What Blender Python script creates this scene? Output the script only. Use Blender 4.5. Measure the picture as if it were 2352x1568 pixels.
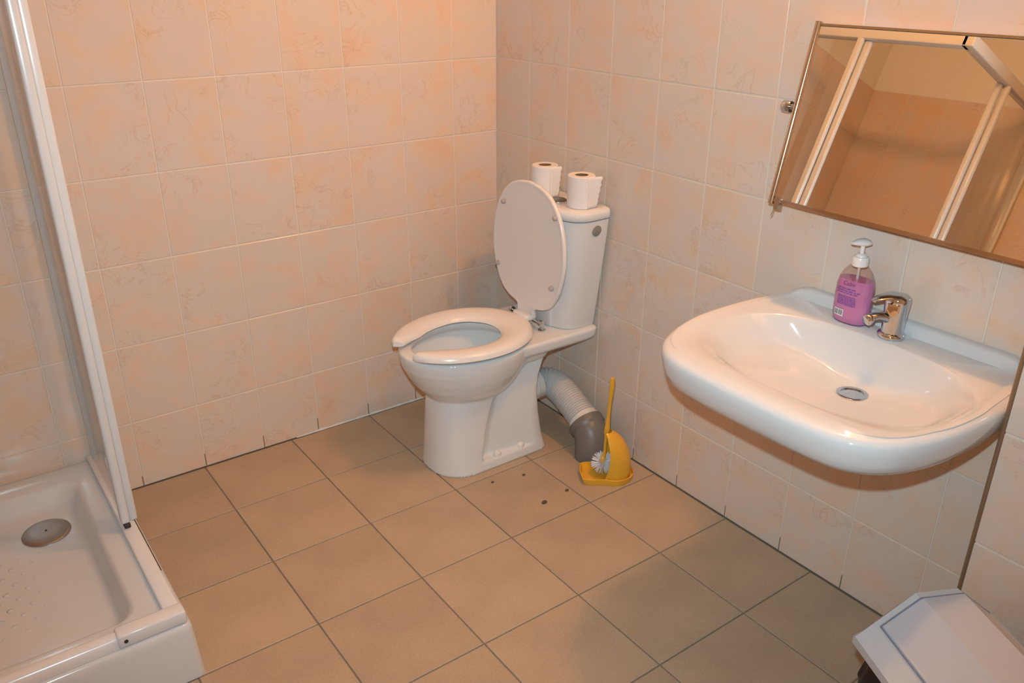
import bpy, bmesh, math, random
from mathutils import Vector, Matrix
random.seed(7)
for o in list(bpy.data.objects): bpy.data.objects.remove(o)
SC = bpy.context.scene
COL = SC.collection
PI = math.pi

# ------------------------------------------------------------------ camera
CAM = Vector((-1.76238, -2.51157, 1.51879)); YAW, PITCH, ROLL = 0.63059, -0.421, 0.00448
fw = Vector((math.cos(PITCH)*math.sin(YAW), math.cos(PITCH)*math.cos(YAW), math.sin(PITCH)))
rt0 = Vector((math.cos(YAW), -math.sin(YAW), 0)); up0 = rt0.cross(fw)
rt = math.cos(ROLL)*rt0 + math.sin(ROLL)*up0; up = -math.sin(ROLL)*rt0 + math.cos(ROLL)*up0
cd = bpy.data.cameras.new('camera'); cam = bpy.data.objects.new('camera', cd); COL.objects.link(cam)
M = Matrix((rt, up, -fw)).transposed().to_4x4(); M.translation = CAM; cam.matrix_world = M
cd.sensor_width = 36.0; cd.sensor_fit = 'HORIZONTAL'; cd.lens = 1941.916/2352*36.0
cd.clip_start = 0.02
SC.camera = cam
# ------------------------------------------------------------------ world, lights, exposure
w = bpy.data.worlds.new('world'); SC.world = w; w.use_nodes = True
w.node_tree.nodes['Background'].inputs[0].default_value = (1, .9, .8, 1)
w.node_tree.nodes['Background'].inputs[1].default_value = 0.0
SC.view_settings.view_transform = 'Standard'; SC.view_settings.look = 'None'
SC.view_settings.gamma = 1.0; SC.view_settings.use_curve_mapping = False
SC.cycles.use_light_tree = False; SC.cycles.max_bounces = 6; SC.cycles.diffuse_bounces = 4; SC.cycles.glossy_bounces = 3; SC.cycles.transmission_bounces = 4; SC.cycles.transparent_max_bounces = 12
SC.view_settings.exposure = -0.56
LAMP = Vector((-0.085, -1.41, 2.27)); LAMP_W = 57.0; LAMP_C = (1.0, .45, .13)
FLASH_W = 176.0
fl = bpy.data.lights.new('camera_flash', 'SPOT'); fl.energy = FLASH_W; fl.color = (.54, .85, 1.0)
fl.spot_size = math.radians(106); fl.spot_blend = 1.0
fl.shadow_soft_size = 0.012
flo = bpy.data.objects.new('camera_flash', fl); COL.objects.link(flo)
MF = M @ Matrix.Rotation(math.radians(5), 4, 'X'); MF.translation = CAM + up*0.10 - rt*0.015 + fw*0.02; flo.matrix_world = MF

# ------------------------------------------------------------------ helpers
def link(o, parent=None):
    COL.objects.link(o)
    if parent is not None: o.parent = parent
    return o
def tag(o, label=None, cat=None, group=None, kind=None):
    if label: o['label'] = label
    if cat: o['category'] = cat
    if group: o['group'] = group
    if kind: o['kind'] = kind
    return o
def empty(name, label, cat, loc=(0,0,0), rotz=0, group=None):
    o = bpy.data.objects.new(name, None); o.location = loc; o.rotation_euler = (0,0,rotz); o.empty_display_size = .05
    COL.objects.link(o); return tag(o, label, cat, group)
def finish(me, mat, smooth=35):
    if smooth:
        me.polygons.foreach_set('use_smooth', [True]*len(me.polygons))
        if smooth < 180: me.set_sharp_from_angle(angle=math.radians(smooth))
    if mat: me.materials.append(mat)
    return me
def mk(name, verts, faces, mat, parent=None, smooth=35, recalc=True):
    me = bpy.data.meshes.new(name); me.from_pydata([tuple(v) for v in verts], [], faces)
    if recalc:
        bm = bmesh.new(); bm.from_mesh(me); bmesh.ops.remove_doubles(bm, verts=bm.verts, dist=1e-6)
        bmesh.ops.recalc_face_normals(bm, faces=bm.faces); bm.to_mesh(me); bm.free()
    finish(me, mat, smooth); o = bpy.data.objects.new(name, me); return link(o, parent)
def mkbm(name, bm, mat, parent=None, smooth=35):
    me = bpy.data.meshes.new(name); bmesh.ops.recalc_face_normals(bm, faces=bm.faces); bm.to_mesh(me); bm.free()
    finish(me, mat, smooth); return link(bpy.data.objects.new(name, me), parent)
class G:      # geometry collector
    def __init__(s): s.v=[]; s.f=[]
    def add(s, v, f):
        n=len(s.v); s.v += [Vector(p) for p in v]; s.f += [tuple(i+n for i in q) for q in f]; return s
    def loft(s, secs, cap=True, closed=True, wrap=False):
        n=len(secs[0]); v=[p for q in secs for p in q]; f=[]
        m=len(secs)
        for i in range(m if wrap else m-1):
            a=i*n; b=((i+1)%m)*n
            for j in range(n if closed else n-1):
                k=(j+1)%n; f.append((a+j,a+k,b+k,b+j))
        if cap and not wrap: f += [tuple(range(n))[::-1], tuple(range((m-1)*n, m*n))]
        return s.add(v,f)
    def lathe(s, prof, n=24, mat=None, cap=True):
        secs=[]
        for r,z in prof:
            q=[Vector((r*math.cos(2*PI*j/n), r*math.sin(2*PI*j/n), z)) for j in range(n)]
            if mat: q=[mat@p for p in q]
            secs.append(q)
        return s.loft(secs, cap)
    def tube(s, path, rad, n=16, cap=True, ref=Vector((0,0,1))):
        secs=[]; P=[Vector(p) for p in path]
        for i,p in enumerate(P):
            t=(P[min(i+1,len(P)-1)]-P[max(i-1,0)]).normalized()
            a=ref-t*ref.dot(t)
            if a.length<1e-3: a=Vector((1,0,0))-t*t.x
            a.normalize(); b=t.cross(a); r=rad[i] if hasattr(rad,'__len__') else rad
            secs.append([p+(a*math.cos(2*PI*j/n)+b*math.sin(2*PI*j/n))*r for j in range(n)])
        return s.loft(secs, cap)
    def box(s, lo, hi, mat=None):
        x0,y0,z0=lo; x1,y1,z1=hi
        v=[Vector(p) for p in ((x0,y0,z0),(x1,y0,z0),(x1,y1,z0),(x0,y1,z0),(x0,y0,z1),(x1,y0,z1),(x1,y1,z1),(x0,y1,z1))]
        if mat: v=[mat@p for p in v]
        return s.add(v,[(3,2,1,0),(4,5,6,7),(0,1,5,4),(1,2,6,5),(2,3,7,6),(3,0,4,7)])
    def mk(s, name, mat, parent=None, smooth=35): return mk(name, s.v, s.f, mat, parent, smooth)
def rbox(name, lo, hi, r, mat, parent=None, seg=2, rotz=0):
    bm=bmesh.new(); bmesh.ops.create_cube(bm, size=1)
    c=(Vector(lo)+Vector(hi))/2; d=Vector(hi)-Vector(lo)
    for v in bm.verts: v.co=Vector((v.co.x*d.x, v.co.y*d.y, v.co.z*d.z))+c
    bmesh.ops.bevel(bm, geom=bm.edges[:], offset=r, segments=seg, profile=.5, affect='EDGES')
    return mkbm(name, bm, mat, parent, 60)
def catmull(pts, n=12, closed=False):
    P=[Vector(p) for p in pts]; out=[]; m=len(P)
    for i in range(m if closed else m-1):
        g=lambda k: P[k%m] if closed else P[max(0,min(m-1,k))]
        a,b,c,d=g(i-1),g(i),g(i+1),g(i+2)
        for j in range(n):
            t=j/n
            out.append(.5*((2*b)+(c-a)*t+(2*a-5*b+4*c-d)*t*t+(3*b-a-3*c+d)*t**3))
    if not closed: out.append(P[-1])
    return out
def lerp(a,b,t): return a+(b-a)*t
def sstep(a,b,x):
    t=max(0,min(1,(x-a)/(b-a))); return t*t*(3-2*t)
def interp(tab, x):
    for (a,*va),(b,*vb) in zip(tab, tab[1:]):
        if x<=b:
            t=0 if b==a else max(0,(x-a)/(b-a)); return [lerp(p,q,t) for p,q in zip(va,vb)]
    return list(tab[-1][1:])

# ------------------------------------------------------------------ materials
def mat_base(name):
    m=bpy.data.materials.new(name); m.use_nodes=True; nt=m.node_tree
    return m, nt, nt.nodes['Principled BSDF']
def plain(name, col, rough=.4, metal=0, coat=0, bump=0, bscale=60, var=0, spec=.5):
    m,nt,b=mat_base(name)
    b.inputs['Base Color'].default_value=(*col,1); b.inputs['Roughness'].default_value=rough
    b.inputs['Metallic'].default_value=metal; b.inputs['Coat Weight'].default_value=coat
    b.inputs['Coat Roughness'].default_value=.05; b.inputs['Specular IOR Level'].default_value=spec
    tc=nt.nodes.new('ShaderNodeTexCoord'); no=nt.nodes.new('ShaderNodeTexNoise'); no.inputs['Scale'].default_value=bscale
    nt.links.new(tc.outputs['Object'], no.inputs['Vector'])
    if var:
        mx=nt.nodes.new('ShaderNodeMix'); mx.data_type='RGBA'
        mx.inputs[6].default_value=(*[c*(1-var) for c in col],1); mx.inputs[7].default_value=(*[min(1,c*(1+var)) for c in col],1)
        nt.links.new(no.outputs['Fac'], mx.inputs[0]); nt.links.new(mx.outputs[2], b.inputs['Base Color'])
    if bump:
        bp=nt.nodes.new('ShaderNodeBump'); bp.inputs['Strength'].default_value=bump; bp.inputs['Distance'].default_value=.001
        nt.links.new(no.outputs['Fac'], bp.inputs['Height']); nt.links.new(bp.outputs[0], b.inputs['Normal'])
    return m
def ramp(nt, src, stops):
    r=nt.nodes.new('ShaderNodeValToRGB'); e=r.color_ramp.elements
    e[0].position=stops[0][0]; e[0].color=(*stops[0][1],1); e[1].position=stops[-1][0]; e[1].color=(*stops[-1][1],1)
    for p,c in stops[1:-1]:
        q=e.new(p); q.color=(*c,1)
    nt.links.new(src, r.inputs[0]); return r.outputs[0]
def tile_wall_mat():
    m,nt,b=mat_base('peach_marble_tile'); N=nt.nodes; L=nt.links
    tc=N.new('ShaderNodeTexCoord'); oi=N.new('ShaderNodeObjectInfo')
    mul=N.new('ShaderNodeMath'); mul.operation='MULTIPLY'; mul.inputs[1].default_value=90; L.new(oi.outputs['Random'], mul.inputs[0])
    cb=N.new('ShaderNodeCombineXYZ'); L.new(mul.outputs[0],cb.inputs[2]); off=N.new('ShaderNodeVectorMath'); off.operation='ADD'; L.new(tc.outputs['Object'],off.inputs[0]); L.new(cb.outputs[0],off.inputs[1])
    def noise(scale, det, dist, rough=.5):
        n=N.new('ShaderNodeTexNoise'); n.inputs['Scale'].default_value=scale
        n.inputs['Detail'].default_value=det; n.inputs['Distortion'].default_value=dist; n.inputs['Roughness'].default_value=rough
        L.new(off.outputs[0], n.inputs['Vector']); return n.outputs['Fac']
    cloud=ramp(nt, noise(9,3,.6), [(.30,(.72,.615,.545)),(.47,(.735,.61,.52)),(.60,(.77,.59,.46)),(.74,(.78,.55,.40))])
    v=N.new('ShaderNodeMath'); v.operation='SUBTRACT'; v.inputs[1].default_value=.5; L.new(noise(11,4,1.4,.55), v.inputs[0])
    av=N.new('ShaderNodeMath'); av.operation='ABSOLUTE'; L.new(v.outputs[0], av.inputs[0])
    line=ramp(nt, av.outputs[0], [(0,(1,1,1)),(.010,(.5,.5,.5)),(.028,(0,0,0))])
    gate=ramp(nt, noise(6,1,0), [(.50,(0,0,0)),(.62,(1,1,1))])
    mg=N.new('ShaderNodeMath'); mg.operation='MULTIPLY'; L.new(line,mg.inputs[0]); L.new(gate,mg.inputs[1])
    m2=N.new('ShaderNodeMath'); m2.operation='MULTIPLY'; m2.inputs[1].default_value=.52; L.new(mg.outputs[0],m2.inputs[0])
    mx=N.new('ShaderNodeMix'); mx.data_type='RGBA'; L.new(m2.outputs[0],mx.inputs[0]); L.new(cloud,mx.inputs[6]); mx.inputs[7].default_value=(.64,.42,.28,1)
    L.new(mx.outputs[2], b.inputs['Base Color']); b.inputs['Roughness'].default_value=.16
    bp=N.new('ShaderNodeBump'); bp.inputs['Strength'].default_value=.25; bp.inputs['Distance'].default_value=.0012
    L.new(noise(7,1,0), bp.inputs['Height']); L.new(bp.outputs[0], b.inputs['Normal'])
    return m
def tile_floor_mat():
    m,nt,b=mat_base('tan_floor_tile'); N=nt.nodes; L=nt.links
    tc=N.new('ShaderNodeTexCoord'); oi=N.new('ShaderNodeObjectInfo')
    def noise(scale, det):
        n=N.new('ShaderNodeTexNoise'); n.inputs['Scale'].default_value=scale; n.inputs['Detail'].default_value=det
        L.new(tc.outputs['Object'], n.inputs['Vector']); return n.outputs['Fac']
    c1=ramp(nt, noise(230,3), [(.3,(.440,.328,.222)),(.7,(.490,.372,.258))])
    c2=ramp(nt, noise(5,3), [(.3,(.90,.90,.90)),(.7,(1.06,1.05,1.04))])
    mx=N.new('ShaderNodeMix'); mx.data_type='RGBA'; mx.blend_type='MULTIPLY'; mx.inputs[0].default_value=1
    L.new(c1,mx.inputs[6]); L.new(c2,mx.inputs[7])
    hs=N.new('ShaderNodeHueSaturation'); mr=N.new('ShaderNodeMapRange'); mr.inputs[3].default_value=.95; mr.inputs[4].default_value=1.05
    L.new(oi.outputs['Random'], mr.inputs[0]); L.new(mr.outputs[0], hs.inputs['Value']); L.new(mx.outputs[2], hs.inputs['Color'])
    L.new(hs.outputs[0], b.inputs['Base Color']); b.inputs['Roughness'].default_value=.55
    bp=N.new('ShaderNodeBump'); bp.inputs['Strength'].default_value=.12; bp.inputs['Distance'].default_value=.0006
    L.new(noise(320,2), bp.inputs['Height']); L.new(bp.outputs[0], b.inputs['Normal'])
    return m
def grout_wall_mat():
    m,nt,b=mat_base('wall_grout'); N=nt.nodes; L=nt.links
    tc=N.new('ShaderNodeTexCoord'); sp=N.new('ShaderNodeSeparateXYZ'); L.new(tc.outputs['Object'], sp.inputs[0])
    n=N.new('ShaderNodeTexNoise'); n.inputs['Scale'].default_value=6; L.new(tc.outputs['Object'], n.inputs['Vector'])
    mr=N.new('ShaderNodeMath'); mr.operation='MULTIPLY_ADD'; mr.inputs[1].default_value=-.085; L.new(n.outputs['Fac'],mr.inputs[0]); L.new(sp.outputs['Z'],mr.inputs[2])
    c=ramp(nt, mr.outputs[0], [(0,(.24,.17,.11)),(.006,(.78,.68,.58))])   # dirt rising from the floor joint
    r=nt.nodes[-1]
    L.new(c,b.inputs['Base Color']); b.inputs['Roughness'].default_value=.7
    return m
T_WALL=tile_wall_mat(); T_FLOOR=tile_floor_mat(); GROUT_W=grout_wall_mat()
GROUT_F=plain('floor_grout',(.25,.19,.14),.9,bump=.3,bscale=200,var=.2)
PAINT=plain('white_paint',(.86,.83,.78),.8,bump=.1,bscale=150)
CERAMIC=plain('white_ceramic',(.77,.755,.745),.07,coat=.3,bump=.04,bscale=8)
SINKC=plain('washbasin_ceramic',(.69,.685,.68),.07,coat=.3,bump=.04,bscale=8)
PLASTIC_W=plain('white_plastic',(.84,.79,.75),.22,bump=.03,bscale=20)
ACRYL=plain('white_acrylic',(.69,.70,.71),.12,coat=.3,bump=.05,bscale=10)
ALU=plain('white_lacquered_aluminium',(.78,.77,.77),.2,bump=.02)
CHROME=plain('chrome',(.57,.60,.64),.06,metal=1,bump=.03,bscale=25)
STEEL=plain('brushed_steel',(.42,.40,.39),.32,metal=1,bump=.1,bscale=180)
BRASSY=plain('polished_frame_metal',(.60,.50,.40),.15,metal=1)
DARKM=plain('dark_rubber',(.04,.035,.03),.5)
PAPER=plain('toilet_paper',(.84,.79,.77),.9,bump=.5,bscale=300)
CARD=plain('cardboard_core',(.22,.13,.07),.9)
YELLOW=plain('yellow_plastic',(.84,.42,.035),.30,bump=.03,bscale=30)
BRISTLE=plain('white_bristle',(.88,.83,.84),.6)
PIPE_W=plain('white_pipe_plastic',(.74,.68,.62),.4,bump=.05)
PIPE_C=plain('corrugated_plastic',(.60,.56,.53),.45)
PIPE_G=plain('grey_pipe_plastic',(.17,.155,.145),.4,bump=.05)
BAG=plain('black_bin_bag',(.008,.008,.009),.28,bump=.9,bscale=45,spec=.25)
BIN=plain('bin_white_plastic',(.52,.55,.59),.38,bump=.10,bscale=260)
TRIMM=plain('bronze_corner_trim',(.30,.19,.11),.35,metal=.4)
SPOT=plain('dark_filled_hole',(.10,.07,.03),.8)
CAULK=plain('white_silicone',(.80,.74,.68),.5)
GREENCH=plain('worn_chrome',(.28,.29,.25),.3,metal=1,bump=.3,bscale=80)
BADGE=plain('grey_badge',(.27,.25,.23),.45,var=.3,bscale=140)
def glass_mat(name, tint, refl=1.45):
    m,nt,b=mat_base(name); N=nt.nodes; L=nt.links; N.remove(b)
    out=N['Material Output']; tr=N.new('ShaderNodeBsdfTransparent'); tr.inputs[0].default_value=(*tint,1)
    gl=N.new('ShaderNodeBsdfGlossy'); gl.inputs['Roughness'].default_value=.02
    lw=N.new('ShaderNodeLayerWeight'); lw.inputs[0].default_value=.5
    pw=N.new('ShaderNodeMath'); pw.operation='POWER'; pw.inputs[1].default_value=5; L.new(lw.outputs['Facing'],pw.inputs[0])
    f0=((refl-1)/(refl+1))**2
    fr=N.new('ShaderNodeMath'); fr.operation='MULTIPLY_ADD'; fr.inputs[1].default_value=1-f0; fr.inputs[2].default_value=f0; L.new(pw.outputs[0],fr.inputs[0])
    mx=N.new('ShaderNodeMixShader'); L.new(fr.outputs[0],mx.inputs[0]); L.new(tr.outputs[0],mx.inputs[1]); L.new(gl.outputs[0],mx.inputs[2])
    L.new(mx.outputs[0],out.inputs[0]); return m
GLASS=glass_mat('shower_glass',(.990,.994,.993)); CLEARP=glass_mat('clear_bottle',(.93,.88,.86))
def strip_mat():
    m,nt,b=mat_base('frosted_seal'); N=nt.nodes; L=nt.links
    b.inputs['Base Color'].default_value=(.74,.80,.84,1); b.inputs['Roughness'].default_value=.3; b.inputs['Alpha'].default_value=.38
    return m
STRIP=strip_mat()
MIRROR=plain('mirror_silver',(.97,.94,.86),.0,metal=1)
def liquid_mat():
    m,nt,b=mat_base('pink_soap')
    b.inputs['Base Color'].default_value=(.62,.235,.50,1); b.inputs['Roughness'].default_value=.08
    b.inputs['Coat Weight'].default_value=.5
    return m
SOAP=liquid_mat()
INK=plain('purple_print',(.20,.06,.30),.5); INKD=plain('dark_print',(.16,.04,.16),.5)
BARW=plain('barcode_white',(.80,.74,.74),.5); BARK=plain('barcode_black',(.14,.14,.13),.5)
def emit_mat(name, col, s):
    m,nt,b=mat_base(name); b.inputs['Emission Color'].default_value=(*col,1); b.inputs['Emission Strength'].default_value=s
    b.inputs['Base Color'].default_value=(.8,.8,.8,1); return m

# ------------------------------------------------------------------ room shell
CEIL=2.52; TILE_TOP=1.967; XL=-2.36; YF=-3.25; CX=-.213; CY=-1.945   # CX/CY: projecting wall face and its edge
ROWS=[0.0,.2275]
while ROWS[-1]+.24856<TILE_TOP+.02: ROWS.append(ROWS[-1]+.24856)
TH=.0015; JT=.0016
_tiles={}
def tile_mesh(wd, ht, jt, th, mat, nm='tile'):
    key=(round(wd,4),round(ht,4),mat.name)
    if key in _tiles: return _tiles[key]
    a,b=wd/2-jt,ht/2-jt; e=.0016
    v=[(-a,-b,-.001),(a,-b,-.001),(a,b,-.001),(-a,b,-.001),(-a,-b,th-.0011),(a,-b,th-.0011),(a,b,th-.0011),(-a,b,th-.0011),
       (-a+e,-b+e,th),(a-e,-b+e,th),(a-e,b-e,th),(-a+e,b-e,th)]
    f=[(0,1,5,4),(1,2,6,5),(2,3,7,6),(3,0,4,7),(4,5,9,8),(5,6,10,9),(6,7,11,10),(7,4,8,11),(8,9,10,11)]
    me=bpy.data.meshes.new(nm); me.from_pydata(v,[],f); me.materials.append(mat); _tiles[key]=me; return me
def place_tile(me, parent, c, ux, uy, nz):
    # tiny individual tilt, as hand-laid tiles have
    o=bpy.data.objects.new(me.name, me)
    R=Matrix((ux,uy,nz)).transposed().to_4x4()
    R=R@Matrix.Rotation(random.uniform(-.0016,.0016),4,'X')@Matrix.Rotation(random.uniform(-.0016,.0016),4,'Y')
    R.translation=c; o.matrix_world=R; COL.objects.link(o); o.parent=parent; return o
def cuts(a0, first, step, end):
    c=[a0]; x=first
    while x<end-.004:
        if x>a0+.004: c.append(x)
        x+=step
    c.append(end); return c
def tiled_wall(name, lo, hi, mapf, ux, nz, cols):
    wall=G().box(lo,hi).mk(name, GROUT_W, None, 0); tag(wall, kind='structure')
    for i in range(len(cols)-1):
        for j in range(len(ROWS)-1):
            a,b=cols[i],cols[i+1]; z0,z1=ROWS[j],ROWS[j+1]
            place_tile(tile_mesh(b-a,z1-z0,JT,TH,T_WALL), wall, mapf((a+b)/2,(z0+z1)/2), ux, Vector((0,0,1)), nz)
    return wall
SL=.06
wall_back=tiled_wall('wall_back',(XL-SL,0,0),(SL,SL,TILE_TOP), lambda u,z:Vector((-u,0,z)), Vector((1,0,0)), Vector((0,-1,0)), cuts(0,.1821,.19822,-XL))
wall_right=tiled_wall('wall_right',(0,CY,0),(SL,0,TILE_TOP), lambda u,z:Vector((0,-u,z)), Vector((0,-1,0)), Vector((-1,0,0)), cuts(0,.1919,.19863,-CY))
wall_rf=tiled_wall('wall_right_projection',(CX,YF,0),(SL,CY,TILE_TOP), lambda u,z:Vector((CX,-u,z)), Vector((0,-1,0)), Vector((-1,0,0)), cuts(-CY,-CY+.1986,.1986,-YF))
for j in range(len(ROWS)-1):      # narrow return face of the projection
    z0,z1=ROWS[j],ROWS[j+1]
    place_tile(tile_mesh(.208,z1-z0,JT,TH,T_WALL), wall_rf, Vector((CX/2+.002,CY,(z0+z1)/2)), Vector((-1,0,0)), Vector((0,0,1)), Vector((0,1,0)))
wall_left=tiled_wall('wall_left',(XL-SL,YF,0),(XL,0,TILE_TOP), lambda u,z:Vector((XL,-u,z)), Vector((0,1,0)), Vector((1,0,0)), cuts(0,.1986,.1986,-YF))
wf=G().box((XL-SL,YF-SL,0),(SL,YF,CEIL)).mk('wall_front',PAINT,None,0); tag(wf,kind='structure')
ce=G().box((XL-SL,YF-SL,CEIL),(SL,SL,CEIL+.05)).mk('ceiling',PAINT,None,0); tag(ce,kind='structure')
for nm,lo,hi in (('wall_back_upper',(XL-SL,0,TILE_TOP),(SL,SL,CEIL)),('wall_right_upper',(0,CY,TILE_TOP),(SL,0,CEIL)),
                 ('wall_right_projection_upper',(CX,YF,TILE_TOP),(SL,CY,CEIL)),('wall_left_upper',(XL-SL,YF,TILE_TOP),(XL,0,CEIL))):
    tag(G().box(lo,hi).mk(nm,PAINT,None,0),kind='structure')
floor=G().box((XL-SL,YF-SL,-.06),(SL,SL,-.003)).mk('floor',GROUT_F,None,0); tag(floor,kind='structure')
fx=cuts(.004,.27989,.3,-XL); fy=cuts(.004,.2939,.3,-YF)
for i in range(len(fx)-1):
    for j in range(len(fy)-1):
        a,b,c,d=fx[i],fx[i+1],fy[j],fy[j+1]
        if a>1.46 and d<.90: continue                 # under the shower tray
        if b<=.22 or (a<-CX and c>-CY): pass
        if c>-CY-.01 and a<-CX: a=-CX+.003
        if b-a<.02: continue
        place_tile(tile_mesh(b-a,d-c,.0019,.003,T_FLOOR,'floor_tile'), floor, Vector((-(a+b)/2,-(c+d)/2,-.003)), Vector((1,0,0)), Vector((0,1,0)), Vector((0,0,1)))
for (x,y,rx,ry) in ((-.462,-.628,.0065,.0045),(-.355,-.652,.007,.005),(-.297,-.802,.008,.006),(-.395,-.812,.012,.0085)):
    g=G(); g.lathe([(1,0),(.9,.0012),(.02,.0016)],14,Matrix.Translation((x,y,-.0003))@Matrix.Rotation(.4,4,'Z')@Matrix.Diagonal((rx,ry,1,1)))
    g.mk('filled_drill_hole',SPOT,floor)
tr=G().tube([(CX+.001,CY+.001,0),(CX+.001,CY+.001,TILE_TOP)],.0052,10).mk('trim_1',TRIMM); tag(tr,kind='structure')
g=G()
secs=[]
for i in range(41):
    x=-.86+.80*i/40; r=.0055+.0015*math.sin(i*1.7)+.001*math.sin(i*3.9)
    if i<3: r*=.4+.2*i
    secs.append([Vector((x,-.001,.001)),Vector((x,-.003-r*.4,.001)),Vector((x,-.004-.0*r,.002+r*.5)),Vector((x,-.003,.002+r))])
tag(g.loft(secs).mk('trim_2',CAULK),kind='structure')

# ------------------------------------------------------------------ wall lamp above the mirror (outside the frame)
lp=empty('wall_lamp','round opal glass lamp on the tiled wall above the mirror','lamp',(0,LAMP.y,LAMP.z))
MX=Matrix.Rotation(-PI/2,4,'Y')
G().lathe([(.05,.0),(.05,.012),(.035,.022),(.02,.024)],28,MX).mk('base_plate',ALU,lp)
g=G(); R=.058
g.lathe([(max(.001,R*math.sin(PI*i/12)), R*math.cos(PI*i/12)) for i in range(13)],24,Matrix.Translation((LAMP.x,0,0)))
area=4*PI*R*R
g.mk('globe',emit_mat('lamp_glow',LAMP_C,LAMP_W/(PI*area)),lp,180)
G().lathe([(.02,.02),(.02,-LAMP.x-R+.006)],16,MX).mk('holder',ALU,lp)

# ------------------------------------------------------------------ toilet
Y0=-.44
def egg(f,b,wd,z,n=48,xc=None,pf=1.0,pb=1.0):
    # closed plan curve, front at X'=f, back at X'=b, half width wd (X' is the distance from the wall)
    if xc is None: xc=lerp(b,f,.47)
    out=[]
    for j in range(n):
        t=2*PI*j/n; c,s=math.cos(t),math.sin(t)
        p=pf if c>0 else pb
        cc=math.copysign(abs(c)**p,c); ss=math.copysign(abs(s)**p,s)
        X=xc+cc*((f-xc) if c>0 else (xc-b)); out.append(Vector((-X,ss*wd,z)))
    return out
toilet=empty('toilet','white ceramic toilet with raised lid and open-front seat in the tiled corner','toilet',(0,Y0,0))
def solid(g):
    me=bpy.data.meshes.new('tmp'); me.from_pydata([tuple(v) for v in g.v],[],g.f)
    bm=bmesh.new(); bm.from_mesh(me); bmesh.ops.recalc_face_normals(bm,faces=bm.faces); bm.to_mesh(me); bm.free()
    o=bpy.data.objects.new('tmp',me); COL.objects.link(o); return o
g1=G(); g1.loft([egg(*q) for q in ((.46,.40,.03,.232),(.52,.345,.07,.236),(.555,.31,.100,.248),(.585,.28,.127,.272),(.612,.255,.150,.305),(.632,.235,.166,.340),(.650,.215,.176,.375),(.657,.205,.181,.405),(.656,.20,.181,.424))])
g2=G()
foot=[]
for z,f,b,wd in ((0,.588,.182,.125),(.012,.586,.184,.123),(.06,.582,.196,.117),(.14,.577,.207,.112),(.22,.571,.214,.110),(.28,.562,.21,.112),(.33,.55,.197,.118),(.37,.54,.178,.130),(.40,.53,.165,.14)):
    foot.append(egg(f,b,wd,z,48,xc=f-.135,pf=.85,pb=.16))
g2.loft(foot)
g3=G(); sh=[]
for z,b,f,wd in ((.372,.05,.42,.135),(.380,.018,.44,.150),(.390,.010,.45,.160),(.418,.008,.45,.164),(.424,.012,.447,.161)):
    sh.append(egg(f,b,wd,z,48,xc=.20,pf=.55,pb=.14))
g3.loft(sh)
A,B,Cc=solid(g1),solid(g2),solid(g3)
cutters=[]
for s in (-1,1):
    pl=[(.452,.150),(.437,.112),(.425,.090),(.400,.084),(.33,.096),(.26,.108),(.19,.128),(.17,.16)]
    c=G(); c.loft([[Vector((-x-dx,s*y,z)) for x,y in pl] for z,dx in ((.034,.012),(.15,-.004),(.24,-.03),(.345,-.075))])
    cutters.append(solid(c))
cav=G(); cav.loft([egg(*q) for q in ((.47,.36,.035,.235),(.50,.345,.055,.245),(.545,.32,.085,.275),(.585,.295,.115,.32),(.612,.28,.138,.37),(.622,.272,.146,.395),(.615,.28,.138,.405),(.612,.283,.134,.43))])
CV=solid(cav)
def boolop(o, others, op):
    for q in others:
        m=o.modifiers.new('b','BOOLEAN'); m.operation=op; m.object=q; m.solver='EXACT'
boolop(B,cutters,'DIFFERENCE'); boolop(B,[A,Cc],'UNION'); boolop(B,[CV],'DIFFERENCE')
m=B.modifiers.new('r','REMESH'); m.mode='VOXEL'; m.voxel_size=.0042
m=B.modifiers.new('s','SMOOTH'); m.factor=.5; m.iterations=7
bpy.context.view_layer.update()
dg=bpy.context.evaluated_depsgraph_get()
me=bpy.data.meshes.new_from_object(B.evaluated_get(dg)); me.name='bowl'; me.materials.clear()
for o in (A,B,Cc,CV,*cutters): bpy.data.objects.remove(o)
finish(me,CERAMIC,180)
for v in me.vertices:
    if v.co.z<.004: v.co.z=0.0
link(bpy.data.objects.new('bowl',me),toilet)
for s in (-1,1):
    for x in (.385,.290):
        G().lathe([(.013,0),(.013,.004),(.009,.010),(.002,.0125)],16,Matrix.Translation((-x,s*.105,.036))@Matrix.Rotation(-.25*s,4,'X')).mk('floor_bolt_cap',PLASTIC_W,toilet)
G().loft([egg(.55,.33,.085,.284),egg(.55,.33,.085,.286)]).mk('water',glass_mat('bowl_water',(.92,.96,.97),1.33),toilet)
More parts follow.
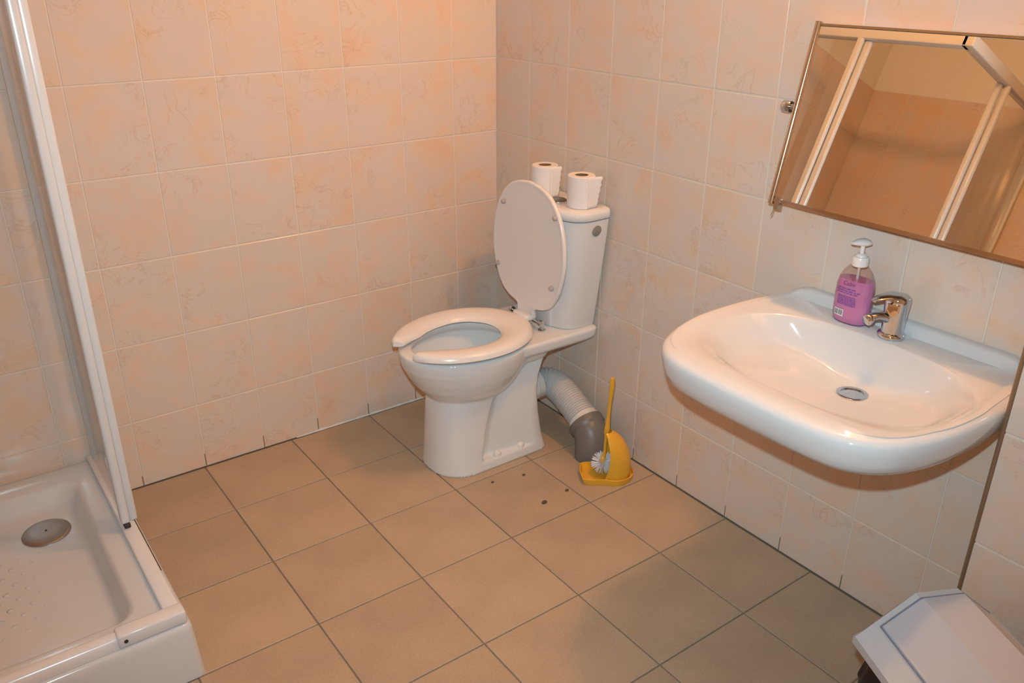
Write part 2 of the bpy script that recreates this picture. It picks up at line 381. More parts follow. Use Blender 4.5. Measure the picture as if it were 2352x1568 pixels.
# seat: open at the front
def seat_curve(t,f,b,wd,xc): # t: angle from the front
    c,s=math.cos(t),math.sin(t); return Vector((-(xc+c*((f-xc) if c>0 else (xc-b))), s*wd, 0))
def seat_mesh(z0,th):
    secs=[]; a0=.335; n=84
    for i in range(n+1):
        t=a0+(2*PI-2*a0)*i/n
        o=seat_curve(t,.678,.205,.191,.43); q=seat_curve(t,.596,.318,.108,.43)
        # ends of the ring: the inner edge runs out towards the front tips
        e=min(i,n-i)/n
        kk=sstep(.075,.0,e); q=q.lerp(seat_curve(t,.640,.318,.125,.43),kk)
        c=(o+q)/2
        sh=1-.22*max(0,1-e/.012)**2 if e<.012 else 1
        zz=1-.35*max(0,1-e/.010) if e<.010 else 1
        prof=[(0,.0),(.03,.45),(.10,.80),(.22,.97),(.40,1.0),(.62,.93),(.82,.72),(.94,.42),(1.0,.0),(.94,-.22),(.5,-.25),(.06,-.22)]
        row=[]
        for u,h in prof:
            p=q.lerp(o,1-u) if False else o.lerp(q,u)
            p=c+(p-c)*sh; row.append(Vector((p.x,p.y,z0+h*th*.8*zz+.2*th)))
        secs.append(row)
    return G().loft(secs)
seat_mesh(.4345,.0265).mk('seat',PLASTIC_W,toilet,50)
# lid, standing up
lid=None
def lid_outline(n=72):
    # (y, s) with s along the lid from the hinge; widest in the middle, narrowing to the hinge tongue
    half=[(.040,.0),(.041,.022),(.052,.034),(.095,.046),(.135,.072),(.168,.125),(.186,.19),(.189,.235),(.181,.30),(.156,.365),(.113,.415),(.060,.440),(.0,.449)]
    c=catmull([(a,b,0) for a,b in half],7)
    pts=[(p.x,p.y) for p in c]
    return pts+[(-a,b) for a,b in reversed(pts[:-1])]
HX,HZ=-.193,.452; LEAN=.018
lm=Matrix.Translation((HX,0,HZ))@Matrix.Rotation(-LEAN*-1,4,'Y')@Matrix(((0,0,-1,0),(1,0,0,0),(0,1,0,0),(0,0,0,1)))
ol=lid_outline()
def ins(pts,d):
    out=[]; n=len(pts)
    for i,(a,b) in enumerate(pts):
        cx,cy=0,.23; v=Vector((a-cx,b-cy)); l=v.length; k=max(0,(l-d)/l) if l else 0
        out.append((cx+v.x*k,cy+v.y*k))
    return out
secs=[[lm@Vector((a,b,h)) for a,b in ins(ol,d)] for d,h in ((.006,-.010),(.001,-.007),(0,-.001),(.002,.004),(.006,.0055),(.012,.0035),(.02,.003))]
lid=G().loft(secs).mk('lid',PLASTIC_W,toilet,50)
for y,s in ((.128,.358),(-.140,.362),(.158,.140),(-.135,.135)):
    G().lathe([(.0085,.0),(.0085,.008),(.006,.011),(.001,.012)],14,lm@Matrix.Translation((y,s,.003))).mk('bumper',plain('grey_rubber',(.50,.42,.39),.6) if 'grey_rubber' not in bpy.data.materials else bpy.data.materials['grey_rubber'],lid)
hb=rbox('hinge_block',(-.222,-.040,.444),(-.178,.040,.466),.008,PLASTIC_W,toilet)
G().tube([(-.192,-.088,.447),(-.192,.088,.447)],.0055,12).mk('hinge_rod',CHROME,toilet)
for s in (-1,1):
    hg=G().lathe([(.013,.424),(.013,.427),(.007,.429),(.0065,.452),(.004,.455)],14,Matrix.Translation((-.188,s*.080,0))).mk('hinge_bolt',CHROME,toilet)
    G().lathe([(.010,-.006),(.010,.006)],14,Matrix.Translation((-.192,s*.080,.448))@Matrix.Rotation(PI/2,4,'X')).mk('hinge_knuckle',CHROME,hg)
# tank
def dsec(wd,dep,z,n=10,r=.03,back=.014,bulge=.03):
    half=[(back,0),(back,wd*.6),(back+.0,wd-.012),(back+.004,wd-.003),(back+.014,wd)]
    fr=dep
    half+=[(fr-.075,wd+.001),(fr-.045,wd-.006),(fr-.022,wd-.026),(fr-.008,wd-.06),(fr-.001,wd*.48),(fr,0)]
    c=catmull([(a,b,0) for a,b in half],5)
    L=[Vector((-p.x,p.y,z)) for p in c]
    return L+[Vector((q.x,-q.y,q.z)) for q in reversed(L[1:-1])]
tk=[]
for z,wd,dep in ((.4245,.138,.150),(.430,.141,.154),(.47,.147,.158),(.60,.166,.162),(.74,.184,.165),(.797,.190,.166)): tk.append(dsec(wd,dep,z))
tank=G().loft(tk).mk('tank',CERAMIC,toilet,40)
ld=[]
for z,wd,dep in ((.7985,.187,.163),(.7995,.1915,.1665),(.803,.194,.169),(.818,.1945,.1695),(.826,.192,.167),(.8305,.186,.161),(.832,.170,.148)): ld.append(dsec(wd,dep,z))
tl=G().loft(ld).mk('tank_lid',CERAMIC,toilet,50)
G().lathe([(.026,.830),(.026,.8345),(.022,.837),(.019,.8355),(.002,.8365)],28,Matrix.Translation((-.092,-.030,0))).mk('flush_button',GREENCH,tl)
bd=Matrix.Translation((-.147,-.164,.757))@Matrix.Rotation(math.radians(-62),4,'Z')@Matrix.Rotation(-PI/2,4,'Y')
bd=Matrix.Translation((-.066,-.1885,.765))@Matrix.Rotation(math.radians(90),4,'Z')@Matrix.Rotation(-.12,4,'Y')@Matrix.Rotation(-PI/2,4,'Y')
badge=G().lathe([(.0175,.0),(.0175,.002),(.016,.0028),(.001,.0028)],24,bd).mk('round_badge',BADGE,tank)

# ------------------------------------------------------------------ toilet rolls
def roll(loc, ang, label, flap):
    t=empty('toilet_roll',label,'toilet paper',loc,ang,'spare toilet rolls on the tank')
    R,r,h=.0425,.021,.098
    G().lathe([(r,0),(R-.002,0),(R,.002),(R,h-.002),(R-.002,h),(r,h),(r,h-.004),(r,0)],40,None,False).mk('paper',PAPER,t,40)
    G().lathe([(r,.001),(r,h-.001),(r-.0015,h-.001),(r-.0015,.001),(r,.001)],28,None,False).mk('core',CARD,t,40)
    secs=[]
    for i in range(13):
        a=-.9+i*.9/12; k=max(0,(i-4)/8); rr=R+.0006
        p=Vector((rr*math.cos(a),rr*math.sin(a),0))+Vector((math.cos(-.2),math.sin(-.2),0))*(flap*k*k) 
        row=[]
        for j in range(12):
            z=.001+(h-.002)*j/11; kk=k if j>0 else k
            zz=(z-.0)*(1)
            off=Vector((math.cos(-.2),math.sin(-.2),0))*(flap*.9*k*k*(j/11-.5)+ (.0016*(-1)**j if i==12 else 0))
            row.append(p+off+Vector((0,0,zz)))
        secs.append(row)
    s=G().loft(secs,False,False).mk('loose_sheet',PAPER,t,180)
    m=s.modifiers.new('t','SOLIDIFY'); m.thickness=.0007
    return t
roll((-.087,-.392,.8325),math.radians(-55),'white toilet roll on the tank partly hidden behind the raised lid',.010)
roll((-.083,-.568,.8325),math.radians(-50),'white toilet roll with loose end standing on the tank corner',.016)

# ------------------------------------------------------------------ soil pipe
pipe=empty('soil_pipe','white corrugated waste pipe with grey floor elbow behind the toilet','waste pipe',(-.12,Y0,0))
PL=Vector((-.12,Y0,0))
path=catmull([(-.200,-.440,.182),(-.165,-.440,.182),(-.130,-.442,.184),(-.102,-.462,.186),(-.090,-.505,.172),(-.086,-.560,.145),(-.086,-.612,.118),(-.088,-.652,.098)],16)
path=[Vector(p)-PL for p in path]
i0=int(len(path)*.27); i1=int(len(path)*.90)
def resample(P,step):
    out=[P[0]]; acc=0
    for a,b in zip(P,P[1:]):
        d=(b-a).length
        while acc+d>=step:
            t=(step-acc)/d; a=a.lerp(b,t); out.append(a.copy()); d=(b-a).length; acc=0
        acc+=d
    return out
G().tube(path[:i0],[.052 if k!=int(i0*.5) else .0535 for k in range(i0)],28).mk('outlet_collar',PIPE_W,pipe,50)
cp=resample(path[i0-2:i1+2],.0022)
G().tube(cp,[.0468+.0042*(1 if (k//2)%2 else 0) for k in range(len(cp))],28).mk('corrugated_sleeve',PIPE_C,pipe,30)
cp=path[i1-1:]+[path[-1]+(path[-1]-path[-3]).normalized()*.02]
G().tube(cp,.0525,28).mk('end_collar',PIPE_W,pipe,50)
e0=Vector((-.088,-.652,.098))-PL
el=catmull([e0+Vector((0,.012,.006)),e0+Vector((-.004,-.018,-.012)),Vector((-.096,-.684,.062))-PL,Vector((-.102,-.694,.026))-PL,Vector((-.104,-.696,.0))-PL],12)
rr=[.0615 if k<9 else .0565 for k in range(len(el))]; rr[0]=.058; rr[8]=.061
G().tube(el,rr,28).mk('grey_elbow',PIPE_G,pipe,45)

# ------------------------------------------------------------------ toilet brush and holder
hold=empty('brush_holder','yellow plastic shell-shaped toilet brush holder on the floor by the wall','brush holder',(-.125,-.826,0),math.atan2(.56,-.83))
# local +X = opening direction
H=.168
def shell(ph,t,ro):
    a=PI+ph; r=(.062-ro)*(1-.12*(1-t))*math.sqrt(max(0,1-(max(0,t-.25)/.78)**2.4))
    return Vector((r*1.02*math.cos(a)+.030*t**2.2, r*math.sin(a), .002+t*H))
for nm in ('hood',):
    nt_=26; npn=32; O=[];I=[]
    for i in range(nt_+1):
        t=i/nt_; pm=math.radians(98-4*(t)**3+34*(1-t)**2.4)
        O.append([shell(lerp(-pm,pm,j/npn),t,0) for j in range(npn+1)])
        I.append([shell(lerp(-pm,pm,j/npn),min(t,.985),.004) for j in range(npn+1)])
    secs=[O[i]+I[i][::-1] for i in range(nt_+1)]
    G().loft(secs,True).mk('hood',YELLOW,hold,60)
bs=[]
def base_plan(k,z):
    pts=[]
    for j in range(29):
        a=math.radians(62+236*j/28); pts.append(Vector((k*.064*math.cos(a),k*.062*math.sin(a),z)))
    pts+= [Vector((k*.085,-k*.053,z)),Vector((k*.100,-k*.046,z)),Vector((k*.106,0,z)),Vector((k*.100,k*.046,z)),Vector((k*.085,k*.053,z))]
    return pts
G().loft([base_plan(.97,0),base_plan(1.0,.006),base_plan(1.03,.022),base_plan(1.0,.023),base_plan(.94,.010),base_plan(.5,.008)]).mk('tray',YELLOW,hold,50)
brush=empty('toilet_brush','white bristle toilet brush with yellow handle standing in the yellow holder','toilet brush',(-.154,-.806,.012))
bh=Vector((.012,-.012,.345))
hp=[Vector((0,0,.040)),Vector((.004,-.003,.08)),bh*.40,bh*.44,bh*.50,bh*.62,bh*.78,bh*.82,bh*.97,bh]
G().tube(hp,[.007,.0055,.0055,.0095,.0085,.0055,.0055,.0075,.0080,.006],14).mk('handle',YELLOW,brush,50)
G().lathe([(.002,.0),(.010,.004),(.012,.02),(.010,.04),(.003,.046)],12,Matrix.Translation((0,0,.022))).mk('head',YELLOW,brush,50)
g=G(); rnd=random.Random(3)
for i in range(330):
    u=rnd.uniform(-.85,.9); a=rnd.uniform(0,2*PI); s=math.sqrt(1-u*u); d=Vector((s*math.cos(a),s*math.sin(a),u)); p=Vector((0,0,.040))+d*.008; q=Vector((0,0,.040))+d*rnd.uniform(.034,.039)
    a1=d.orthogonal().normalized()*.0009; a2=d.cross(a1)
    g.add([p+a1,p-a1*.5+a2*.87,p-a1*.5-a2*.87,q+a1,q-a1*.5+a2*.87,q-a1*.5-a2*.87],[(0,1,4,3),(1,2,5,4),(2,0,3,5),(3,4,5)])
b=g.mk('bristles',BRISTLE,brush,0); b['kind']='stuff'

# ------------------------------------------------------------------ washbasin
SY=-1.607; ZR=.771
sink=empty('washbasin','white ceramic washbasin fixed to the tiled wall under the mirror','washbasin',(0,SY,0))
half=[(.0,.293),(.045,.306),(.14,.325),(.25,.331),(.35,.325),(.43,.305),(.49,.275),(.527,.236),(.546,.19),(.555,.11),(.557,0)]
def closed_half(hf,n=8):
    c=catmull([(-a,b,0) for a,b in hf],n); L=[Vector((p.x,p.y)) for p in c]
    return [Vector((hf[0][0]*-1,0))]+L+[Vector((p.x,-p.y)) for p in reversed(L[:-1])]
OUT=closed_half(half)
D=Vector((-.180,-.010))
def raypoly(poly,th):
    d=Vector((math.cos(th),math.sin(th))); best=None
    n=len(poly)
    for i in range(n):
        a=poly[i]-D; b=poly[(i+1)%n]-D; e=b-a; den=d.x*e.y-d.y*e.x
        if abs(den)<1e-12: continue
        t=(a.x*e.y-a.y*e.x)/den; s=(a.x*d.y-a.y*d.x)/den
        if t>0 and -1e-9<=s<=1+1e-9: best=t if best is None else max(best,t)
    return best
N=144
TH_=[2*PI*j/N for j in range(N)]
RO=[raypoly(OUT,t) for t in TH_]
BAS=[]
for j in range(96):
    t=2*PI*j/96; c,s=math.cos(t),math.sin(t); p=2/2.5
    BAS.append(Vector((-.292+math.copysign(abs(c)**p,c)*.188, -.006+math.copysign(abs(s)**p,s)*.283)))
RB=[raypoly(BAS,t) for t in TH_]
STP=[Vector((-.030,.255)),Vector((-.05,.270)),Vector((-.14,.283)),Vector((-.25,.290)),Vector((-.36,.286)),Vector((-.44,.262)),Vector((-.48,.21)),Vector((-.492,.10)),Vector((-.493,0))]
sp=catmull([(p.x,p.y,0) for p in STP],6); STQ=[Vector((-.030,0))]+[Vector((p.x,p.y)) for p in sp]+[Vector((p.x,-p.y)) for p in reversed(sp[:-1])]
RS=[raypoly(STQ,t) for t in TH_]
def ring(rad,zf):
    out=[]
    for j,t in enumerate(TH_):
        p=D+Vector((math.cos(t),math.sin(t)))*rad[j]; out.append(Vector((p.x,p.y,zf(p,j))))
    return out
ZD=.655; ZK=.763
def deckz(p): return lerp(ZK,ZR-.0075,sstep(-.36,-.47,p.x))
rings=[]
r0=.024
rings.append(ring([r0]*N,lambda p,j:ZD-.03)); rings.append(ring([r0]*N,lambda p,j:ZD-.003)); rings.append(ring([r0+.003]*N,lambda p,j:ZD))
K=20
for i in range(1,K+1):
    s=i/K
    def zf(p,j,s=s):
        g=(s**1.7)*(1-s)+ (1-(1-s)**1.15)*s
        bk=sstep(-.25,.55,math.cos(TH_[j]))
        g=lerp(.66*s**1.25+.34*sstep(.70,1.0,s), .30*s**1.6+.70*s**6, bk)
        return ZD+(deckz(p)-.004-ZD)*g
    rings.append(ring([lerp(r0+.003,RB[j],s) for j in range(N)],zf))
rings.append(ring([RB[j]+min(.006,max(.001,(RS[j]-RB[j])*.4)) for j in range(N)],lambda p,j:deckz(p)))
def rimz(p): return ZR-.006*sstep(-.3,-.55,p.x)+.020*sstep(-.048,-.020,p.x)*sstep(.300,.245,abs(p.y))
RS2=[max(RS[j],RB[j]+.012) for j in range(N)]
rings.append(ring([RS2[j]-.003 for j in range(N)],lambda p,j:deckz(p)+.0005))
rings.append(ring([lerp(RS2[j],RO[j],.14) for j in range(N)],lambda p,j:lerp(deckz(p),rimz(p),.8)))
rings.append(ring([lerp(RS2[j],RO[j],.25) for j in range(N)],lambda p,j:rimz(p)-.0005))
rings.append(ring([lerp(RS2[j],RO[j],.55) for j in range(N)],rimz and (lambda p,j:rimz(p))))
fr=[sstep(.0,-.03,(D+Vector((math.cos(t),math.sin(t)))*RO[j]).x) for j,t in enumerate(TH_)]
for ins_,dz in ((.026,-.0005),(.012,-.0025),(.004,-.007),(.0,-.015),(.001,-.030),(.005,-.050),(.012,-.067),(.023,-.080),(.040,-.088)):
    rings.append(ring([RO[j]-ins_*fr[j] for j in range(N)],lambda p,j,dz=dz:rimz(p)+ (dz if True else 0)*(1 if fr[j]>.02 else 1)))
for k,z in ((.82,.676),(.62,.655),(.45,.63),(.25,.615),(.1,.612)):
    rings.append(ring([RO[j]*k for j in range(N)],lambda p,j,z=z:z))
G().loft(rings).mk('basin',SINKC,sink,70)
dr=G().lathe([(.0335,-.0005),(.034,.0015),(.030,.0035),(.0255,.002),(.024,-.004),(.0225,-.016),(.002,-.017)],32,Matrix.Translation((D.x,D.y,ZD))).mk('drain',CHROME,sink,50)
for k in range(6):
    a=k*PI/3; G().lathe([(.0042,0),(.0042,.0012)],10,Matrix.Translation((D.x+.012*math.cos(a),D.y+.012*math.sin(a),ZD-.0168))).mk('drain_slot',DARKM,dr)

# ------------------------------------------------------------------ tap
tap=empty('mixer_tap','chrome single-lever mixer tap on the washbasin deck','tap',(-.066,-1.617,ZK+.0012),math.radians(-25))
G().lathe([(.029,0),(.030,.003),(.030,.008),(.027,.011),(.0235,.013),(.0235,.018),(.0245,.05),(.0265,.075),(.0275,.088),(.0265,.094),(.022,.098),(.010,.100),(.001,.1005)],32,Matrix(((1,0,0,0),(0,1,0,0),(0,0,1,0),(0,0,0,1)))).mk('body',CHROME,tap,50)
G().tube([(-.012,0,.044),(-.028,0,.050),(-.044,0,.052),(-.055,0,.050),(-.060,0,.047)],[.014,.0115,.0100,.0100,.0104],18).mk('spout',CHROME,tap,60)
G().lathe([(.0118,-.006),(.0132,-.003),(.0132,.006),(.010,.009),(.001,.0095)],20,Matrix.Translation((-.063,0,.046))@Matrix.Rotation(-1.9,4,'Y')).mk('aerator',CHROME,tap,50)
g=G(); secs=[]
for x,wd,z,h in ((.016,.020,.093,.014),(-.008,.022,.098,.014),(-.030,.017,.097,.011),(-.050,.0135,.093,.008),(-.060,.009,.089,.005)):
    secs.append([Vector((x,wd*math.cos(2*PI*j/16),z+h*.5*math.sin(2*PI*j/16))) for j in range(16)])
g.loft(secs).mk('lever',CHROME,tap,60)
pts=[(-.0125,.083),(.0125,.083),(.0125,.066),(.0,.052),(-.0125,.066)]
fa=Matrix.Rotation(math.radians(38),4,'Z')
g=G(); g.loft([[fa@Vector((-.0268+.0004*k,a*q,lerp(.068,b,q))) for a,b in pts] for k,q in ((6,1.0),(-3,1.0),(-6,.86))]); fp=g.mk('front_facet',BRASSY,tap,30)
G().lathe([(.0028,0),(.0028,.0006)],10,fa@Matrix.Translation((-.0288,.004,.086))@Matrix.Rotation(-PI/2,4,'Y')).mk('set_screw',DARKM,tap)

# ------------------------------------------------------------------ soap bottle
bot=empty('soap_bottle','pink liquid soap pump bottle beside the chrome tap','soap bottle',(-.063,-1.511,ZK+.0005),math.radians(4)); bot.scale=(1.05,1.05,1.05)
# local: wide axis Y, narrow axis X (front faces -X)
def oval(a,b,z,n=36,p=.85):
    return [Vector((math.copysign(abs(math.cos(2*PI*j/n))**p,math.cos(2*PI*j/n))*a, math.copysign(abs(math.sin(2*PI*j/n))**p,math.sin(2*PI*j/n))*b, z)) for j in range(n)]
prof=[(0,.021,.034),(.004,.0235,.0385),(.02,.0245,.0415),(.06,.0245,.0425),(.085,.0240,.0415),(.102,.0225,.0375),(.116,.0195,.031),(.127,.0155,.022),(.133,.0125,.0145)]
G().loft([oval(a*.965,b*.975,z+.0012) for z,a,b in prof if z<.1]+[oval(.0222,.0375,.0995)]).mk('liquid',SOAP,bot,60)
G().loft([oval(a,b,z) for z,a,b in prof]).mk('bottle',CLEARP,bot,60)
G().lathe([(.0165,.130),(.0172,.132),(.0172,.148),(.0155,.1505),(.012,.151),(.011,.155),(.0085,.157)],28).mk('pump_collar',PLASTIC_W,bot,40)
G().lathe([(.0045,.155),(.0045,.175)],14).mk('pump_stem',PLASTIC_W,bot,40)
G().lathe([(.003,.02),(.003,.135)],10).mk('dip_tube',PIPE_W,bot,40)
hd=G(); hm=Matrix.Rotation(math.radians(150),4,'Z')
secs=[]
for x,wd,z0,z1 in ((-.017,.006,.177,.182),(-.014,.0105,.1745,.186),(-.004,.0125,.173,.190),(.008,.011,.174,.190),(.018,.008,.176,.187),(.027,.0055,.178,.184)):
    secs.append([hm@Vector((x,wd*math.cos(2*PI*j/16),lerp(z0,z1,.5+.5*math.sin(2*PI*j/16)))) for j in range(16)])
hd.loft(secs).mk('pump_head',PLASTIC_W,bot,60)
def onfront(y,z,off=.0006):
    b=interp([(q[0],q[1],q[2]) for q in prof],z); s=max(-1,min(1,y/b[1])); p=.85
    sn=math.copysign(abs(s)**(1/p),s); cs=math.sqrt(max(0,1-sn*sn)); return Vector((-(b[0]*cs**p)-off, y, z))
def patch(g,y0,y1,z0,z1,off=.0006,n=4):
    V=[];F=[]
    for i in range(n+1):
        y=lerp(y0,y1,i/n); V+= [onfront(y,z0,off),onfront(y,z1,off)]
    for i in range(n): F.append((2*i,2*i+1,2*i+3,2*i+2))
    g.add(V,F)
g=G(); rn=random.Random(5)
for z,n,hh in ((.079,5,.0022),(.074,6,.0022),(.069,6,.0022)):
    y=-.026+rn.uniform(0,.006)
    for k in range(n):
        l=rn.uniform(.004,.010)
        if y+l>.030: break
        patch(g,-y-l+.006,-y+.006,z,z+hh,n=2); y+=l+.002
for z in (.062,.0588,.0556,.0524,.0492,.046,.0428):
    y=-.030
    while y<.012:
        l=rn.uniform(.003,.008); patch(g,-y-l-.004,-y-.004,z,z+.0018,n=2); y+=l+.0012
pr=g.mk('printed_text',INK,bot,0)
# handwritten-looking title
tc=bpy.data.curves.new('title_text','FONT'); tc.body='Calm'; tc.size=.0135; tc.shear=.25; tc.resolution_u=2
to=bpy.data.objects.new('title_text',tc); COL.objects.link(to); bpy.context.view_layer.update()
tm=bpy.data.meshes.new_from_object(to.evaluated_get(bpy.context.evaluated_depsgraph_get())); bpy.data.objects.remove(to); tm.name='title_text'
xs=[v.co.x for v in tm.vertices]; cxm=(min(xs)+max(xs))/2
for v in tm.vertices: v.co=onfront(-(v.co.x-cxm)-.0+.004, .0875+v.co.y, .0007)
tm.materials.clear(); tm.materials.append(INKD); link(bpy.data.objects.new('title_text',tm),bot)
g=G(); patch(g,.006,.029,.016,.032,.0006,6); bw=g.mk('barcode_label',BARW,bot,0)
g=G(); y=.008
while y<.027:
    l=rn.choice((.0006,.0009,.0014))
    if not .0165<y<.0185: patch(g,y,y+l,.0185,.030,.0009,1)
    y+=l+rn.choice((.0005,.0008))
g.mk('barcode_bars',BARK,bw,0)

# ------------------------------------------------------------------ tilting mirror
XT,XB,ZT,ZB=-.020,-.105,1.396,1.008; YL,YR=-1.279,-1.90
mir=empty('wall_mirror','rectangular tilting mirror with polished metal side rails above the washbasin','mirror',(0,(YL+YR)/2,(ZT+ZB)/2))
mo=Vector((0,(YL+YR)/2,(ZT+ZB)/2))
dv=Vector((XB-XT,0,ZB-ZT)).normalized(); nv=Vector((dv.z,0,-dv.x)).normalized()   # down the glass, out of the glass
if nv.x>0: nv=-nv
top=Vector((XT,0,ZT)); Ln=math.hypot(XB-XT,ZB-ZT)
def mp(y,s,h): return Vector((0,y,0))+top+dv*s+nv*h-mo
def slab(y0,y1,s0,s1,h0,h1):
    return G().add([mp(y0,s0,h0),mp(y1,s0,h0),mp(y1,s1,h0),mp(y0,s1,h0),mp(y0,s0,h1),mp(y1,s0,h1),mp(y1,s1,h1),mp(y0,s1,h1)],[(3,2,1,0),(4,5,6,7),(0,1,5,4),(1,2,6,5),(2,3,7,6),(3,0,4,7)])
slab(YL-.006,YR+.006,.004,Ln-.004,-.004,0).mk('mirror_glass',MIRROR,mir,0)
slab(YL-.006,YR+.006,.003,Ln-.003,-.010,-.0045).mk('backing',plain('mirror_backing',(.25,.2,.15),.7),mir,0)
slab(YL-.012,YR+.012,Ln-.006,Ln+.002,-.012,.003).mk('bottom_rail',BRASSY,mir,0)
slab(YL-.012,YR+.012,-.002,.003,-.012,.003).mk('top_rail',BRASSY,mir,0)
for y,s in ((YL-.004,1),(YR+.004,-1)):
    rl=G().tube([mp(y,-.006,-.002),mp(y,Ln+.008,-.002)],.0085,16,True,Vector((0,1,0))).mk('side_rail',BRASSY,mir,50)
    sl=.46*Ln
    hp=mp(y,sl,-.004)
    G().tube([hp,hp+Vector((0,.022*s,0)),],.008,14).mk('pivot_pin',CHROME,mir,50)
    wp=Vector((-.004-mo.x, y+.016*s-0*mo.y if False else y+.016*s, hp.z)); wp=Vector((-.003,hp.y+.016*s,hp.z))
    G().tube([hp+Vector((0,.016*s,0)),wp],.006,12).mk('wall_arm',CHROME,mir,50)
    G().lathe([(.016,0),(.016,.004),(.012,.008),(.006,.009)],18,Matrix.Translation((-.0028,hp.y+.016*s,hp.z))@MX).mk('wall_rosette',CHROME,mir,50)
    G().lathe([(.0125,.016),(.0135,.018),(.0135,.036),(.010,.040),(.002,.041)],18,Matrix.Translation(hp)@Matrix.Rotation(-PI/2*s,4,'X')).mk('clamp_knob',CHROME,mir,50)
cl=slab(YL-.018,YL-.030,Ln-.010,Ln+.018,-.009,.006).mk('edge_clip',BRASSY,mir,0)
G().tube([mp(YL-.018,Ln+.016,.001),mp(YL-.014,Ln+.036,.001)],.0012,6).mk('wire_end',STEEL,cl)

# ------------------------------------------------------------------ shower tray
TX1,TY1,TZ=-1.463,-.889,.152
tray=empty('shower_tray','white acrylic square shower tray with raised rim in the left corner','shower tray',((TX1+XL)/2,TY1/2,0))
tor=Vector(((TX1+XL)/2,TY1/2,0)); hx=(TX1-XL)/2-.003; hy=-TY1/2-.003
def rrect(ix,iy,r,z,n=8,fx=0,fy=0):
    a,b=hx-ix,hy-iy; out=[]
    for cx,cy,s in ((a-r,b-r,0),(-a+r,b-r,1),(-a+r,-b+r,2),(a-r,-b+r,3)):
        for k in range(n+1):
            t=PI/2*(s+k/n); out.append(Vector((cx+r*math.cos(t),cy+r*math.sin(t),z)))
    return out
rg=[rrect(-.008,-.008,.02,0),rrect(-.006,-.006,.02,.03),rrect(0,0,.022,TZ-.022),rrect(.002,.002,.022,TZ-.010),rrect(.007,.007,.022,TZ-.003),rrect(.015,.015,.022,TZ),
    rrect(.092,.092,.045,TZ-.001),rrect(.099,.099,.048,TZ-.004),rrect(.106,.106,.05,TZ-.012),rrect(.122,.122,.055,TZ-.044),rrect(.130,.130,.06,TZ-.050),rrect(.145,.145,.06,TZ-.053),
    rrect(.25,.25,.05,TZ-.054),rrect(.40,.40,.02,TZ-.055)]
tb=G().loft(rg).mk('tray_body',ACRYL,tray,70)
g=G()
for i in range(12):
    for j in range(16):
        x=-.27+.048*i+(.024 if j%2 else 0); y=-.28+.033*j
        if y>.12: continue
        g.lathe([(.008,-.0004),(.005,.0004),(.001,.0007)],8,Matrix.Translation((x,y,TZ-.0542)))
b=g.mk('anti_slip_bumps',ACRYL,tray,180); b['kind']='stuff'
DP=Vector((-1.672,-.245,TZ-.0535))
G().lathe([(.061,0),(.061,.003),(.058,.006),(.053,.0075),(.030,.0085),(.001,.0085)],40,Matrix.Translation(DP-tor)).mk('drain_cover',STEEL,tray,40)
G().lathe([(.003,.0085),(.003,.0095),(.001,.0096)],10,Matrix.Translation(DP-tor)).mk('drain_screw',DARKM,tray,40)

# ------------------------------------------------------------------ shower enclosure (corner entry, doors slid open)
enc=empty('shower_enclosure','white framed corner shower enclosure with clear sliding glass doors open','shower enclosure',(TX1-.04,TY1+.045,TZ))
eo=Vector((TX1-.04,TY1+.045,TZ)); ZTOP=1.945; GX=-1.480; GY=-.858
def eb(nm,lo,hi,m=ALU,r=.003,parent=enc): return rbox(nm,Vector(lo)-eo,Vector(hi)-eo,r,m,parent)
# side facing the toilet (plane x = GX)
eb('wall_profile',(GX-.014,-.024,TZ),(GX+.010,-.0035,ZTOP-.03))
eb('bottom_rail',(GX-.034,-.838,TZ+.0003),(GX+.003,-.003,TZ+.012),ALU,.005)
eb('rail_slot',(GX+.0032,-.66,TZ+.0003),(GX+.0062,-.05,TZ+.0035),DARKM,.0008)
eb('top_rail',(GX-.032,-.845,ZTOP-.045),(GX+.012,-.003,ZTOP),ALU,.004)
fg=eb('fixed_glass',(GX-.0015,-.405,TZ+.018),(GX+.0025,-.02,ZTOP-.04),GLASS,.0008)
eb('fixed_post',(GX-.010,-.425,TZ+.012),(GX+.012,-.400,ZTOP-.04),ALU,.005)
dg_=eb('sliding_glass',(GX-.0215,-.445,TZ+.024),(GX-.0175,-.05,ZTOP-.045),GLASS,.0008)
eb('door_post',(GX-.032,-.452,TZ+.026),(GX-.0105,-.425,ZTOP-.045),ALU,.005)
eb('door_edge_strip',(GX-.023,-.072,TZ+.024),(GX-.016,-.046,ZTOP-.045),STRIP,.001)
eb('door_roller',(GX-.028,-.456,TZ+.014),(GX-.012,-.430,TZ+.0265),DARKM,.003)
# side facing the camera (plane y = GY)
eb('wall_profile',(XL+.0035,GY-.012,TZ),(XL+.024,GY+.014,ZTOP-.03))
def half_round(nm,x0,x1,parent):
    pr=[(-.018,0),(-.017,.012),(-.013,.022),(-.006,.028),(.004,.030),(.013,.027),(.015,.022),(.015,0)]
    return G().loft([[Vector((x,GY+y,TZ+z))-eo for y,z in pr] for x in (x0,x1)]).mk(nm,ALU,parent,40)
half_round('bottom_rail',XL+.003,-1.62,enc)
ck=eb('corner_connector',(-1.622,GY-.0215,TZ),(GX+.004,GY+.018,TZ+.034),ALU,.005)
G().lathe([(.0045,0),(.0045,.0015),(.001,.002)],12,Matrix.Translation(Vector((-1.606,GY-.0215,TZ+.017))-eo)@Matrix.Rotation(PI/2,4,'X')).mk('screw',DARKM,ck)
eb('top_rail',(XL+.003,GY-.012,ZTOP-.045),(GX+.012,GY+.032,ZTOP),ALU,.004)
eb('fixed_glass',(XL+.02,GY-.0025,TZ+.03),(-1.875,GY+.0015,ZTOP-.04),GLASS,.0008)
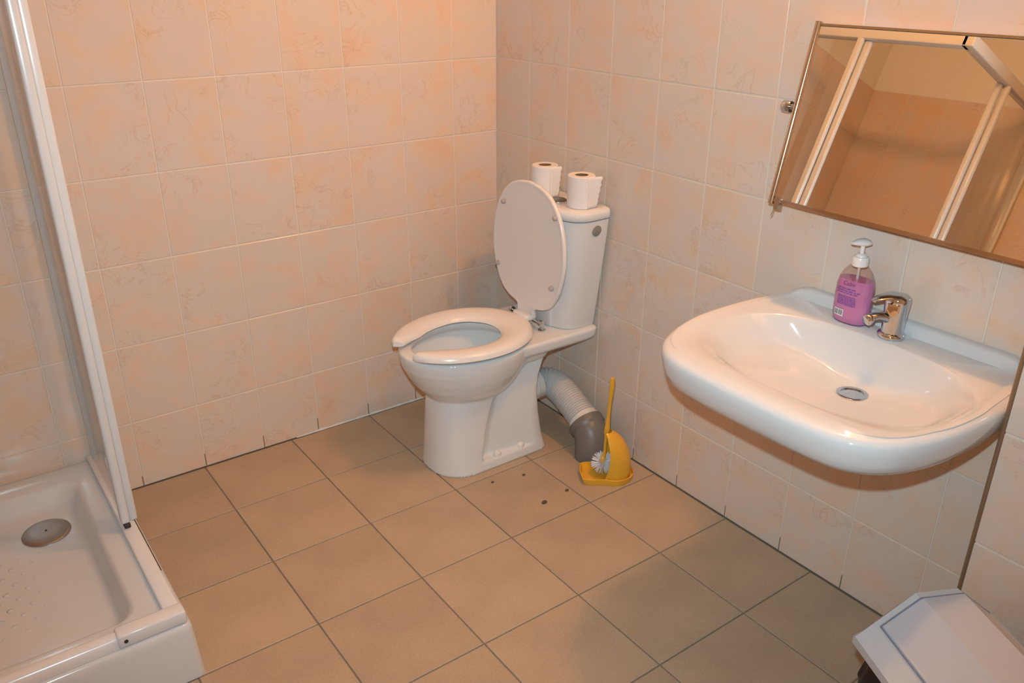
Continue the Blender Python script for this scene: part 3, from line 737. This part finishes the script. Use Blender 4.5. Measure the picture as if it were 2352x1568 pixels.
eb('fixed_post',(-1.890,GY-.012,TZ+.028),(-1.865,GY+.010,ZTOP-.04),ALU,.005)
eb('sliding_glass',(XL+.05,GY+.0175,TZ+.032),(-1.84,GY+.0215,ZTOP-.045),GLASS,.0008)
eb('door_post',(-1.865,GY+.0105,TZ+.036),(-1.838,GY+.032,ZTOP-.045),ALU,.005)

# ------------------------------------------------------------------ waste bin
ax=Vector((-.454,-.891,0)); bx=Vector((.891,-.454,0))
BL=Vector((-.54,-1.916,0)); Wd,Lg=.28,.36
bc=BL+bx*Wd/2+ax*Lg/2
wb=empty('waste_bin','white swing-lid waste bin lined with a black bag near the projecting wall','waste bin',bc,math.atan2(bx.y,bx.x))
def bp(a,b,z): return Vector((b-Wd/2, -(a-Lg/2), z))   # a along the bin, b across; local X = bx, local -Y = ax
def brect(i,z,r=.035,n=5):
    a,b=Lg/2-i,Wd/2-i; out=[]
    for cx,cy,s in ((b-r,a-r,0),(-b+r,a-r,1),(-b+r,-a+r,2),(b-r,-a+r,3)):
        for k in range(n+1):
            t=PI/2*(s+k/n); out.append(Vector((cx+r*math.cos(t),cy+r*math.sin(t),z)))
    return out
G().loft([brect(.050,0),brect(.047,.006),brect(.022,.355),brect(.026,.355),brect(.054,.01)],True).mk('bin_body',BIN,wb,40)
bgp=[]; rb=random.Random(11)
for i,(ii,z) in enumerate(((.022,.20),(.010,.235),(.004,.27),(.001,.31),(.004,.345),(.012,.372))):
    bgp.append([p+Vector((p.x,p.y,0)).normalized()*rb.uniform(-.006,.007)+Vector((0,0,rb.uniform(-.012,.012) if i==0 else 0)) for p in brect(ii,z,.05,9)])
G().loft(bgp,False).mk('bin_bag',BAG,wb,60)
# lid: rim lip, sloped sides, flat ridge; opening frame around a folded swing flap
cs=[(-.004,.374),(-.004,.392),(.010,.404),(.098,.480),(.182,.480),(.270,.404),(.284,.392),(.284,.374)]
def lsec(a,k=1,dz=0,lo=0): return [bp(a,lerp(Wd/2,b,k),max(z+dz,.374)) for b,z in cs]
def endsec(a,f): return [bp(a,lerp(Wd/2,b,lerp(.97,1,f)),.374+(z-.374)*f) for b,z in cs]
lid_=G().loft([endsec(-.006,.25),endsec(-.003,.80),endsec(.004,1),lsec(.05),lsec(Lg-.05),endsec(Lg-.004,1),endsec(Lg+.003,.80),endsec(Lg+.006,.25)]).mk('bin_lid',BIN,wb,28)
fl_=[(.032,.4275),(.036,.4290),(.0995,.4825),(.1805,.4825),(.244,.4290),(.248,.4275)]
secs=[[bp(a,b,z+dz) for b,z in fl_] for a,dz in ((.022,-.004),(.0235,.0018),(Lg-.0235,.0018),(Lg-.022,-.004))]
fp_=G().loft(secs).mk('swing_flap',plain('bin_flap_plastic',(.46,.49,.56),.38,bump=.12,bscale=260),wb,25)
g=G()
for a,b0,b1 in ((.0195,0,0),):
    pth=[bp(.0195,.0305,.4255),bp(.0195,.098,.4815),bp(.0195,.182,.4815),bp(.0195,.2495,.4255),bp(Lg-.0195,.2495,.4255),bp(Lg-.0195,.182,.4815),bp(Lg-.0195,.098,.4815),bp(Lg-.0195,.0305,.4255),bp(.0195,.0305,.4255)]
    g.tube(pth,.0014,6)
g.mk('flap_gap_shade',plain('painted_gap_shadow',(.22,.22,.28),.7),wb,0)  # thin dark tube, shade of the gap around the flap put in as colour
